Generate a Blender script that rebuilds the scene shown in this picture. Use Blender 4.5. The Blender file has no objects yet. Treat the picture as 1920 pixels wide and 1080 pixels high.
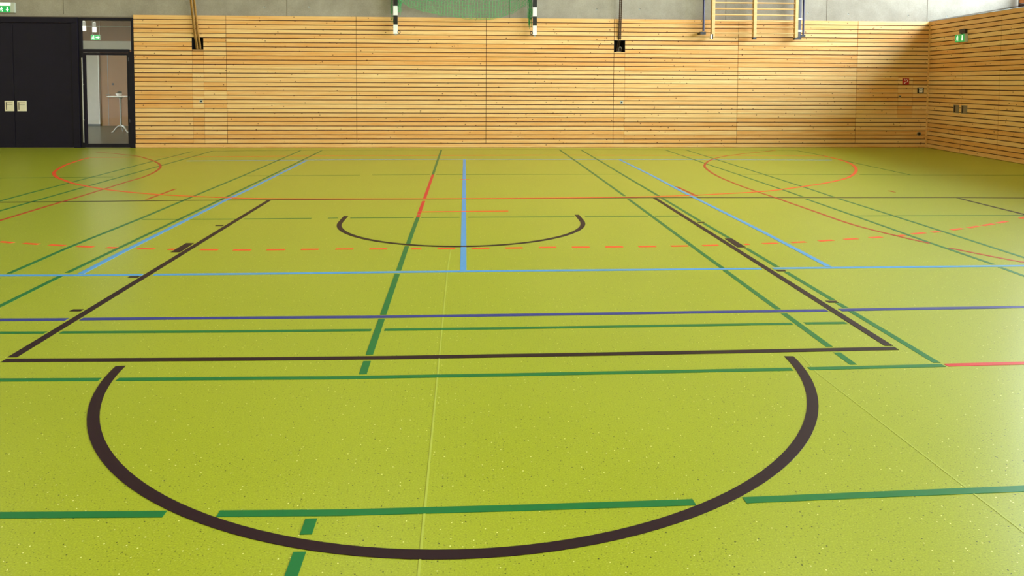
import bpy, bmesh, math, random
from mathutils import Vector, Matrix
random.seed(7)
PI = math.pi
scene = bpy.context.scene
COL = scene.collection

# ---------------------------------------------------------------- camera
CAM_F, CAM_CX, CAM_CY = 1464.873, 953.1734, 231.0205      # focal length and optical axis for a 1920 x 1080 frame
CAM_POS = (0.011, -9.9644, 1.4924)
CAM_YAW, CAM_PITCH, CAM_ROLL = 0.0549, 0.0528, 0.0042
cam_data = bpy.data.cameras.new('camera')
cam = bpy.data.objects.new('camera', cam_data)
COL.objects.link(cam)
fwd = Vector((math.sin(CAM_YAW)*math.cos(CAM_PITCH), math.cos(CAM_YAW)*math.cos(CAM_PITCH), -math.sin(CAM_PITCH)))
rgt = Vector((math.cos(CAM_YAW), -math.sin(CAM_YAW), 0))
upv = rgt.cross(fwd)
r2 = rgt*math.cos(CAM_ROLL) + upv*math.sin(CAM_ROLL)
u2 = -rgt*math.sin(CAM_ROLL) + upv*math.cos(CAM_ROLL)
rot = Matrix((r2, u2, -fwd)).transposed().to_4x4()
cam.matrix_world = Matrix.Translation(CAM_POS) @ rot
cam_data.sensor_fit = 'HORIZONTAL'
cam_data.sensor_width = 36.0
cam_data.lens = CAM_F/1920.0*36.0
cam_data.shift_x = (960.0-CAM_CX)/1920.0
cam_data.shift_y = (CAM_CY-540.0)/1920.0
cam_data.clip_start = 0.05
cam_data.clip_end = 200
scene.camera = cam

# ---------------------------------------------------------------- sky, daylight and added hall fill lights
YW = 7.7226                      # front face of the wood cladding on the far wall
RX = 10.776                      # corner between far wall and right wall
RDIR = Vector((-0.1062282, -0.99434178, 0))
RANG = math.atan2(RDIR.y, RDIR.x)
H = 2.93                         # height of the wood cladding
SILL_D, SILL_Z, WIN_TOP = 2.12, 3.30, 7.60
CEIL = 8.4
X0, X1, Y0, Y1 = -14.0, 14.4, -20.0, 8.2

SKY_STRENGTH = 29.0
FILL_W = 60.0  # strength of the added ceiling fill lights
FILL_COL = (1.0, 0.95, 0.86)
EXPOSURE = 0.0
scene.view_settings.view_transform = 'Standard'
scene.view_settings.look = 'None'
scene.view_settings.exposure = EXPOSURE
scene.view_settings.gamma = 1.0
scene.view_settings.use_curve_mapping = False
scene.cycles.max_bounces = 8
scene.cycles.diffuse_bounces = 5
scene.cycles.glossy_bounces = 4
scene.cycles.transparent_max_bounces = 12

world = bpy.data.worlds.new('sky')
scene.world = world
world.use_nodes = True
wn = world.node_tree
wn.nodes.clear()
wo = wn.nodes.new('ShaderNodeOutputWorld')
bg = wn.nodes.new('ShaderNodeBackground')
tc = wn.nodes.new('ShaderNodeTexCoord')
sp = wn.nodes.new('ShaderNodeSeparateXYZ')
rp = wn.nodes.new('ShaderNodeValToRGB')
wn.links.new(tc.outputs['Generated'], sp.inputs[0])
mr = wn.nodes.new('ShaderNodeMapRange')
mr.inputs[1].default_value = -1; mr.inputs[2].default_value = 1
wn.links.new(sp.outputs[2], mr.inputs[0])
wn.links.new(mr.outputs[0], rp.inputs[0])
cr = rp.color_ramp
cr.elements[0].position = 0.47; cr.elements[0].color = (0.16, 0.19, 0.10, 1)
cr.elements[1].position = 0.53; cr.elements[1].color = (0.92, 0.97, 1.0, 1)
e = cr.elements.new(0.85); e.color = (0.62, 0.78, 1.0, 1)
wn.links.new(rp.outputs[0], bg.inputs[0])
bg.inputs[1].default_value = SKY_STRENGTH
wn.links.new(bg.outputs[0], wo.inputs[0])

def right_pt(s, d, z):
    """point given along the right wall: s from the corner towards the camera, d behind the wall face"""
    return Vector((RX, YW, 0)) + RDIR*s + Vector((-RDIR.y, RDIR.x, 0))*d + Vector((0, 0, z))

def area_light(name, loc, look, sx, sy, watt, col, portal=False, spread=PI):
    d = bpy.data.lights.new(name, 'AREA')
    d.shape = 'RECTANGLE'; d.size = sx; d.size_y = sy; d.energy = watt; d.color = col
    d.spread = spread
    if portal:
        d.cycles.is_portal = True
    o = bpy.data.objects.new(name, d); COL.objects.link(o)
    o.location = loc
    z = -Vector(look).normalized()
    x = Vector((0, 0, 1)).cross(z)
    x = x.normalized() if x.length > 1e-4 else Vector((1, 0, 0))
    y = z.cross(x)
    o.matrix_world = Matrix.Translation(loc) @ Matrix((x, y, z)).transposed().to_4x4()
    return o

area_light('window_daylight', right_pt(12.9, SILL_D+0.14, (SILL_Z+WIN_TOP)/2), (RDIR.y, -RDIR.x, 0), 26.6, WIN_TOP-SILL_Z, 1, (1, 1, 1), portal=True)
for lx in (-8.5, -1.5, 5.5):
    for ly in (-13.0, -5.5, 2.0):
        area_light('ceiling_fill_light', (lx, ly, CEIL-0.12), (0, 0, -1), 1.4, 3.0, FILL_W, FILL_COL)  # unseen area lights without fixtures, added as fill for the hall

# ---------------------------------------------------------------- materials
def srgb(r, g, b):
    f = lambda c: c/12.92 if c <= 0.04045 else ((c+0.055)/1.055)**2.4
    return (f(r/255), f(g/255), f(b/255), 1)

def new_mat(name):
    m = bpy.data.materials.new(name); m.use_nodes = True
    nt = m.node_tree
    return m, nt, nt.nodes['Principled BSDF']

def plain(name, col, rough=0.5, metal=0.0, spec=0.5, bump=0.0, bscale=80, var=0.0, vscale=6):
    m, nt, p = new_mat(name)
    p.inputs['Base Color'].default_value = col
    p.inputs['Roughness'].default_value = rough
    p.inputs['Metallic'].default_value = metal
    p.inputs['Specular IOR Level'].default_value = spec
    t = nt.nodes.new('ShaderNodeTexCoord')
    if var > 0:
        n = nt.nodes.new('ShaderNodeTexNoise'); n.inputs['Scale'].default_value = vscale; n.inputs['Detail'].default_value = 5
        nt.links.new(t.outputs['Object'], n.inputs['Vector'])
        r = nt.nodes.new('ShaderNodeMapRange'); r.inputs[1].default_value = 0.3; r.inputs[2].default_value = 0.7
        r.inputs[3].default_value = 1-var; r.inputs[4].default_value = 1+var
        nt.links.new(n.outputs['Fac'], r.inputs[0])
        x = nt.nodes.new('ShaderNodeMix'); x.data_type = 'RGBA'; x.blend_type = 'MULTIPLY'; x.inputs[0].default_value = 1
        x.inputs[6].default_value = col
        nt.links.new(r.outputs[0], x.inputs[7])
        nt.links.new(x.outputs[2], p.inputs['Base Color'])
    if bump > 0:
        n = nt.nodes.new('ShaderNodeTexNoise'); n.inputs['Scale'].default_value = bscale
        nt.links.new(t.outputs['Object'], n.inputs['Vector'])
        b = nt.nodes.new('ShaderNodeBump'); b.inputs['Strength'].default_value = bump; b.inputs['Distance'].default_value = 0.01
        nt.links.new(n.outputs['Fac'], b.inputs['Height'])
        nt.links.new(b.outputs[0], p.inputs['Normal'])
    return m

def emissive(name, col, strength, base=None):
    m, nt, p = new_mat(name)
    p.inputs['Base Color'].default_value = base or col
    p.inputs['Emission Color'].default_value = col
    p.inputs['Emission Strength'].default_value = strength
    p.inputs['Roughness'].default_value = 0.4
    return m

def mixnode(nt, fac, a, b, mode='MIX'):
    x = nt.nodes.new('ShaderNodeMix'); x.data_type = 'RGBA'; x.blend_type = mode
    for sock, v in ((0, fac), (6, a), (7, b)):
        if isinstance(v, (int, float, tuple)):
            x.inputs[sock].default_value = v
        else:
            nt.links.new(v, x.inputs[sock])
    return x.outputs[2]

def pine(name, light, dark, knot, spec=0.3):
    """pale boards: each board its own tint, streaky grain along x, small dark knots"""
    m, nt, p = new_mat(name)
    t = nt.nodes.new('ShaderNodeTexCoord')
    g = nt.nodes.new('ShaderNodeNewGeometry')
    mp = nt.nodes.new('ShaderNodeMapping'); mp.inputs['Scale'].default_value = (1.3, 20, 26)
    nt.links.new(t.outputs['Object'], mp.inputs[0])
    off = nt.nodes.new('ShaderNodeVectorMath'); off.operation = 'ADD'
    cmb = nt.nodes.new('ShaderNodeCombineXYZ')
    mu = nt.nodes.new('ShaderNodeMath'); mu.operation = 'MULTIPLY'; mu.inputs[1].default_value = 71.0
    nt.links.new(g.outputs['Random Per Island'], mu.inputs[0])
    nt.links.new(mu.outputs[0], cmb.inputs[0])
    nt.links.new(mp.outputs[0], off.inputs[0]); nt.links.new(cmb.outputs[0], off.inputs[1])
    n = nt.nodes.new('ShaderNodeTexNoise'); n.inputs['Scale'].default_value = 1.0; n.inputs['Detail'].default_value = 6; n.inputs['Roughness'].default_value = 0.6
    nt.links.new(off.outputs[0], n.inputs['Vector'])
    ad = nt.nodes.new('ShaderNodeMath'); ad.operation = 'MULTIPLY_ADD'
    nt.links.new(g.outputs['Random Per Island'], ad.inputs[0]); ad.inputs[1].default_value = 0.6
    md = nt.nodes.new('ShaderNodeMapRange'); md.inputs[1].default_value = 0.3; md.inputs[2].default_value = 0.75; md.inputs[4].default_value = 0.75
    nt.links.new(n.outputs['Fac'], md.inputs[0])
    nt.links.new(md.outputs[0], ad.inputs[2])
    c = mixnode(nt, ad.outputs[0], light, dark)
    # knots
    mk = nt.nodes.new('ShaderNodeMapping'); mk.inputs['Scale'].default_value = (8.0, 1, 10.0)
    nt.links.new(t.outputs['Object'], mk.inputs[0])
    offk = nt.nodes.new('ShaderNodeVectorMath'); offk.operation = 'ADD'
    nt.links.new(mk.outputs[0], offk.inputs[0]); nt.links.new(cmb.outputs[0], offk.inputs[1])
    v = nt.nodes.new('ShaderNodeTexVoronoi'); v.voronoi_dimensions = '3D'; v.inputs['Scale'].default_value = 1.0
    v.inputs['Randomness'].default_value = 1.0
    nt.links.new(offk.outputs[0], v.inputs['Vector'])
    k = nt.nodes.new('ShaderNodeMapRange'); k.inputs[1].default_value = 0.08; k.inputs[2].default_value = 0.14; k.inputs[3].default_value = 0.85; k.inputs[4].default_value = 0.0
    nt.links.new(v.outputs['Distance'], k.inputs[0])
    ks = nt.nodes.new('ShaderNodeSeparateColor'); nt.links.new(v.outputs['Color'], ks.inputs[0])
    kk = nt.nodes.new('ShaderNodeMath'); kk.operation = 'LESS_THAN'; kk.inputs[1].default_value = 0.75
    nt.links.new(ks.outputs[0], kk.inputs[0])
    km = nt.nodes.new('ShaderNodeMath'); km.operation = 'MULTIPLY'
    nt.links.new(k.outputs[0], km.inputs[0]); nt.links.new(kk.outputs[0], km.inputs[1])
    c = mixnode(nt, km.outputs[0], c, knot)
    nt.links.new(c, p.inputs['Base Color'])
    p.inputs['Roughness'].default_value = 0.55
    p.inputs['Specular IOR Level'].default_value = spec
    return m

def floor_mat():
    m, nt, p = new_mat('lime_green_sports_flooring')
    t = nt.nodes.new('ShaderNodeTexCoord')
    n = nt.nodes.new('ShaderNodeTexNoise'); n.inputs['Scale'].default_value = 0.9; n.inputs['Detail'].default_value = 4
    nt.links.new(t.outputs['Object'], n.inputs['Vector'])
    c = mixnode(nt, n.outputs['Fac'], FLOOR_A, FLOOR_B)
    n2 = nt.nodes.new('ShaderNodeTexNoise'); n2.inputs['Scale'].default_value = 170; n2.inputs['Detail'].default_value = 3
    nt.links.new(t.outputs['Object'], n2.inputs['Vector'])
    r2 = nt.nodes.new('ShaderNodeMapRange'); r2.inputs[1].default_value = 0.35; r2.inputs[2].default_value = 0.65; r2.inputs[3].default_value = 0.86; r2.inputs[4].default_value = 1.14
    nt.links.new(n2.outputs['Fac'], r2.inputs[0])
    c = mixnode(nt, 1.0, c, r2.outputs[0], 'MULTIPLY')
    def specks(scale, size, keep, col, c, off):
        mp = nt.nodes.new('ShaderNodeMapping'); mp.inputs['Location'].default_value = (off, off*2, 0)
        nt.links.new(t.outputs['Object'], mp.inputs[0])
        v = nt.nodes.new('ShaderNodeTexVoronoi'); v.voronoi_dimensions = '2D'; v.inputs['Scale'].default_value = scale
        nt.links.new(mp.outputs[0], v.inputs['Vector'])
        a = nt.nodes.new('ShaderNodeMath'); a.operation = 'LESS_THAN'; a.inputs[1].default_value = size
        nt.links.new(v.outputs['Distance'], a.inputs[0])
        s = nt.nodes.new('ShaderNodeSeparateColor'); nt.links.new(v.outputs['Color'], s.inputs[0])
        b = nt.nodes.new('ShaderNodeMath'); b.operation = 'LESS_THAN'; b.inputs[1].default_value = keep
        nt.links.new(s.outputs[0], b.inputs[0])
        q = nt.nodes.new('ShaderNodeMath'); q.operation = 'MULTIPLY'
        nt.links.new(a.outputs[0], q.inputs[0]); nt.links.new(b.outputs[0], q.inputs[1])
        return mixnode(nt, q.outputs[0], c, col)
    c = specks(26, 0.065, 0.14, srgb(236, 236, 160), c, 0.0)
    c = specks(24, 0.065, 0.14, srgb(60, 62, 24), c, 3.7)
    c = specks(62, 0.12, 0.30, srgb(176, 178, 74), c, 9.1)
    c = specks(58, 0.12, 0.30, srgb(112, 116, 24), c, 5.3)
    nt.links.new(c, p.inputs['Base Color'])
    p.inputs['Roughness'].default_value = 0.32
    p.inputs['Specular IOR Level'].default_value = 0.5
    b = nt.nodes.new('ShaderNodeBump'); b.inputs['Strength'].default_value = 0.06; b.inputs['Distance'].default_value = 0.002
    nt.links.new(n2.outputs['Fac'], b.inputs['Height']); nt.links.new(b.outputs[0], p.inputs['Normal'])
    return m

def concrete_mat():
    m, nt, p = new_mat('fair_faced_concrete')
    t = nt.nodes.new('ShaderNodeTexCoord')
    n = nt.nodes.new('ShaderNodeTexNoise'); n.inputs['Scale'].default_value = 1.6; n.inputs['Detail'].default_value = 8; n.inputs['Roughness'].default_value = 0.65
    nt.links.new(t.outputs['Object'], n.inputs['Vector'])
    r = nt.nodes.new('ShaderNodeMapRange'); r.inputs[1].default_value = 0.3; r.inputs[2].default_value = 0.7
    nt.links.new(n.outputs['Fac'], r.inputs[0])
    c = mixnode(nt, r.outputs[0], CONC_A, CONC_B)
    n2 = nt.nodes.new('ShaderNodeTexNoise'); n2.inputs['Scale'].default_value = 45; n2.inputs['Detail'].default_value = 4
    nt.links.new(t.outputs['Object'], n2.inputs['Vector'])
    r2 = nt.nodes.new('ShaderNodeMapRange'); r2.inputs[1].default_value = 0.3; r2.inputs[2].default_value = 0.7; r2.inputs[3].default_value = 0.9; r2.inputs[4].default_value = 1.08
    nt.links.new(n2.outputs['Fac'], r2.inputs[0])
    c = mixnode(nt, 1.0, c, r2.outputs[0], 'MULTIPLY')
    nt.links.new(c, p.inputs['Base Color'])
    p.inputs['Roughness'].default_value = 0.75
    return m

def glass_mat():
    m, nt, p = new_mat('clear_glass')
    nt.nodes.remove(p)
    out = nt.nodes['Material Output']
    tr = nt.nodes.new('ShaderNodeBsdfTransparent'); tr.inputs[0].default_value = (0.93, 0.96, 0.95, 1)
    gl = nt.nodes.new('ShaderNodeBsdfGlossy'); gl.inputs['Roughness'].default_value = 0.02
    fr = nt.nodes.new('ShaderNodeFresnel'); 
    ge = nt.nodes.new('ShaderNodeNewGeometry'); io = nt.nodes.new('ShaderNodeMapRange')
    io.inputs[3].default_value = 1.5; io.inputs[4].default_value = 1/1.5
    nt.links.new(ge.outputs['Backfacing'], io.inputs[0]); nt.links.new(io.outputs[0], fr.inputs[0])
    mx = nt.nodes.new('ShaderNodeMixShader')
    nt.links.new(fr.outputs[0], mx.inputs[0]); nt.links.new(tr.outputs[0], mx.inputs[1]); nt.links.new(gl.outputs[0], mx.inputs[2])
    nt.links.new(mx.outputs[0], out.inputs[0])
    return m

FLOOR_A, FLOOR_B = srgb(152, 158, 29), srgb(162, 167, 39)
CONC_A, CONC_B = srgb(140, 130, 116), srgb(166, 156, 141)
M = {
    'floor': floor_mat(),
    'concrete': concrete_mat(),
    'joint': plain('dark_formwork_joint', srgb(110, 98, 84), 0.8, var=0.1),
    'pine': pine('pale_pine_boards', srgb(243, 207, 145), srgb(224, 160, 87), srgb(92, 42, 16)),
    'groove': plain('dark_groove_backing', srgb(84, 40, 16), 0.9, var=0.15),
    'bars_wood': pine('pale_beech_wood', srgb(228, 194, 138), srgb(208, 160, 102), srgb(204, 160, 104)),
    'black': plain('dark_brown_line_paint', srgb(36, 10, 26), 0.45, spec=0.22, var=0.05, vscale=30),
    'blue': plain('light_blue_line_paint', srgb(80, 148, 212), 0.4, spec=0.35, var=0.04, vscale=30),
    'navy': plain('dark_blue_line_paint', srgb(40, 50, 132), 0.4, spec=0.35, var=0.04, vscale=30),
    'green': plain('green_line_paint', srgb(8, 106, 52), 0.4, spec=0.35, var=0.04, vscale=30),
    'red': plain('red_line_paint', srgb(206, 24, 40), 0.4, spec=0.35, var=0.04, vscale=30),
    'orange': plain('orange_red_line_paint', srgb(238, 78, 36), 0.4, spec=0.35, var=0.04, vscale=30),
    'crimson': plain('dark_red_line_paint', srgb(178, 40, 22), 0.4, spec=0.35, var=0.04, vscale=30),
    'seam': plain('pale_weld_seam', srgb(172, 178, 66), 0.45, var=0.04, vscale=30),
    'door_black': plain('black_door_laminate', srgb(22, 16, 32), 0.5, spec=0.2, var=0.08, vscale=3),
    'frame_black': plain('black_steel_frame', srgb(18, 12, 26), 0.45, spec=0.25, var=0.06),
    'cream': plain('cream_handle_plastic', srgb(226, 214, 186), 0.4, var=0.03),
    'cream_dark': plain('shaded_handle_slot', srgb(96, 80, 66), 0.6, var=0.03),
    'grey_metal': plain('brushed_grey_steel', srgb(150, 146, 132), 0.38, 0.6, var=0.05),
    'dark_metal': plain('dark_steel', srgb(40, 36, 38), 0.45, 0.3, var=0.05),
    'blue_steel': plain('dark_blue_painted_steel', srgb(38, 32, 72), 0.35, var=0.05),
    'white': plain('white_paint', srgb(236, 234, 228), 0.4, var=0.03),
    'black_paint': plain('black_paint', srgb(20, 18, 20), 0.4, var=0.03),
    'net': plain('green_net_cord', srgb(52, 156, 82), 0.7, var=0.1),
    'rope': plain('brown_hemp_rope', srgb(168, 124, 62), 0.9, bump=0.3, bscale=200, var=0.2, vscale=40),
    'dark_rope': plain('dark_braided_rope', srgb(72, 50, 30), 0.85, bump=0.3, bscale=200, var=0.35, vscale=60),
    'recess': plain('black_recess_lining', srgb(26, 20, 26), 0.8, var=0.1),
    'sign_red': plain('red_sign_face', srgb(176, 24, 40), 0.4, var=0.03),
    'sign_white': plain('white_sign_print', srgb(240, 236, 226), 0.5, var=0.02),
    'exit_green': emissive('lit_green_exit_panel', srgb(20, 160, 80), 0.55),
    'exit_white': emissive('lit_white_pictogram', srgb(240, 255, 244), 0.8),
    'housing': plain('grey_sign_housing', srgb(186, 190, 176), 0.4, var=0.03),
    'glass': glass_mat(),
    'window_dark': plain('dark_brown_window_frame', srgb(70, 40, 30), 0.5, var=0.1),
    'window_wood': plain('orange_wood_sash', srgb(206, 120, 62), 0.45, var=0.12),
    'sill': plain('pale_grey_sill', srgb(158, 160, 156), 0.6, var=0.05),
    'ceiling': plain('pale_ceiling_panel', srgb(226, 222, 210), 0.7, var=0.03),
    'plaster': plain('pale_wall_plaster', srgb(240, 230, 212), 0.6, var=0.06),
    'corridor_floor': plain('dark_grey_floor', srgb(80, 82, 70), 0.3, var=0.08),
    'brown_wall': plain('brown_veneer_wall', srgb(152, 98, 42), 0.5, var=0.10, vscale=2.5),
    'brown_top': plain('brown_upper_boards', srgb(136, 88, 52), 0.55, var=0.14, vscale=2.5),
    'corridor_grey': plain('light_grey_wall', srgb(198, 190, 174), 0.6, var=0.04),
    'plant': plain('dark_foliage', srgb(44, 40, 26), 0.7, var=0.2, vscale=30),
    'lamp': emissive('lit_lamp_shade', srgb(255, 250, 236), 1.2),
}

# ---------------------------------------------------------------- mesh helpers
class MB:
    def __init__(self):
        self.v, self.f, self.mi = [], [], []
    def quad_box(self, x0, x1, y0, y1, z0, z1, mi=0):
        b = len(self.v)
        self.v += [(x, y, z) for z in (z0, z1) for y in (y0, y1) for x in (x0, x1)]
        for q in ((0, 2, 3, 1), (4, 5, 7, 6), (0, 1, 5, 4), (2, 6, 7, 3), (0, 4, 6, 2), (1, 3, 7, 5)):
            self.f.append(tuple(b+i for i in q)); self.mi.append(mi)
        return self
    def prism(self, poly, axis, a, b, mi=0):
        """polygon in two axes, pushed from a to b along the third (axis 0, 1 or 2)"""
        n = len(poly); base = len(self.v)
        for t in (a, b):
            for p in poly:
                q = list(p); q.insert(axis, t); self.v.append(tuple(q))
        self.f.append(tuple(base+i for i in range(n))[::-1]); self.mi.append(mi)
        self.f.append(tuple(base+n+i for i in range(n))); self.mi.append(mi)
        for i in range(n):
            j = (i+1) % n
            self.f.append((base+i, base+j, base+n+j, base+n+i)); self.mi.append(mi)
        return self
    def tube(self, pts, r, n=8, mi=0, caps=True, radii=None):
        pts = [Vector(p) for p in pts]; base = len(self.v); ref = None
        for i, p in enumerate(pts):
            t = (pts[min(i+1, len(pts)-1)] - pts[max(i-1, 0)]).normalized()
            if ref is None:
                ref = Vector((0, 0, 1)) if abs(t.z) < 0.9 else Vector((1, 0, 0))
            a = (ref - t*ref.dot(t)).normalized(); b = t.cross(a); ref = a
            rr = radii[i] if radii else r
            for k in range(n):
                w = 2*PI*k/n
                self.v.append(tuple(p + a*(rr*math.cos(w)) + b*(rr*math.sin(w))))
        for i in range(len(pts)-1):
            for k in range(n):
                l = (k+1) % n
                self.f.append((base+i*n+k, base+i*n+l, base+(i+1)*n+l, base+(i+1)*n+k)); self.mi.append(mi)
        if caps:
            self.f.append(tuple(base+k for k in range(n))[::-1]); self.mi.append(mi)
            m = base+(len(pts)-1)*n
            self.f.append(tuple(m+k for k in range(n))); self.mi.append(mi)
        return self
    def lathe(self, prof, n=24, mi=0, c=(0, 0, 0)):
        base = len(self.v); m = len(prof)
        for r, z in prof:
            for k in range(n):
                w = 2*PI*k/n
                self.v.append((c[0]+r*math.cos(w), c[1]+r*math.sin(w), c[2]+z))
        for i in range(m-1):
            for k in range(n):
                l = (k+1) % n
                self.f.append((base+i*n+k, base+i*n+l, base+(i+1)*n+l, base+(i+1)*n+k)); self.mi.append(mi)
        return self
    def disc(self, cx, cz, r, y0, y1, n=16, mi=0):
        return self.prism([(cx+r*math.cos(2*PI*k/n), cz+r*math.sin(2*PI*k/n)) for k in range(n)], 1, y0, y1, mi)
    def build(self, name, mats, parent=None, bevel=0.0, smooth=False):
        me = bpy.data.meshes.new(name)
        me.from_pydata(self.v, [], self.f)
        if not isinstance(mats, (list, tuple)):
            mats = [mats]
        for m in mats:
            me.materials.append(m)
        me.polygons.foreach_set('material_index', self.mi)
        bm = bmesh.new(); bm.from_mesh(me)
        bmesh.ops.recalc_face_normals(bm, faces=bm.faces)
        if bevel > 0:
            bmesh.ops.bevel(bm, geom=list(bm.edges), offset=bevel, segments=2, profile=0.5, affect='EDGES', clamp_overlap=True)
        bm.to_mesh(me); bm.free()
        if smooth:
            me.polygons.foreach_set('use_smooth', [True]*len(me.polygons))
            try:
                me.set_sharp_from_angle(angle=math.radians(40))
            except Exception:
                pass
        me.update()
        o = bpy.data.objects.new(name, me); COL.objects.link(o)
        if parent is not None:
            o.parent = parent
        return o

def tag(o, label=None, cat=None, group=None, kind=None):
    if label: o['label'] = label
    if cat: o['category'] = cat
    if group: o['group'] = group
    if kind: o['kind'] = kind
    return o

def empty(name, loc=(0, 0, 0), rz=0.0):
    o = bpy.data.objects.new(name, None); COL.objects.link(o)
    o.location = loc; o.rotation_euler = (0, 0, rz); o.empty_display_size = 0.2
    return o

def thing(name, label, cat, loc=(0, 0, 0), rz=0.0, group=None):
    return tag(empty(name, loc, rz), label, cat, group)

def structure(o, label=None, cat=None):
    return tag(o, label, cat, None, 'structure')

def box(name, mats, x0, x1, y0, y1, z0, z1, parent=None, bevel=0.0):
    return MB().quad_box(x0, x1, y0, y1, z0, z1).build(name, mats, parent, bevel)

# ---------------------------------------------------------------- floor and its painted lines
floor = structure(box('floor', M['floor'], X0-0.2, X1, Y0-0.2, YW+0.3, -0.2, 0.0), 'speckled lime green sports hall floor with painted court lines', 'floor')

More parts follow.
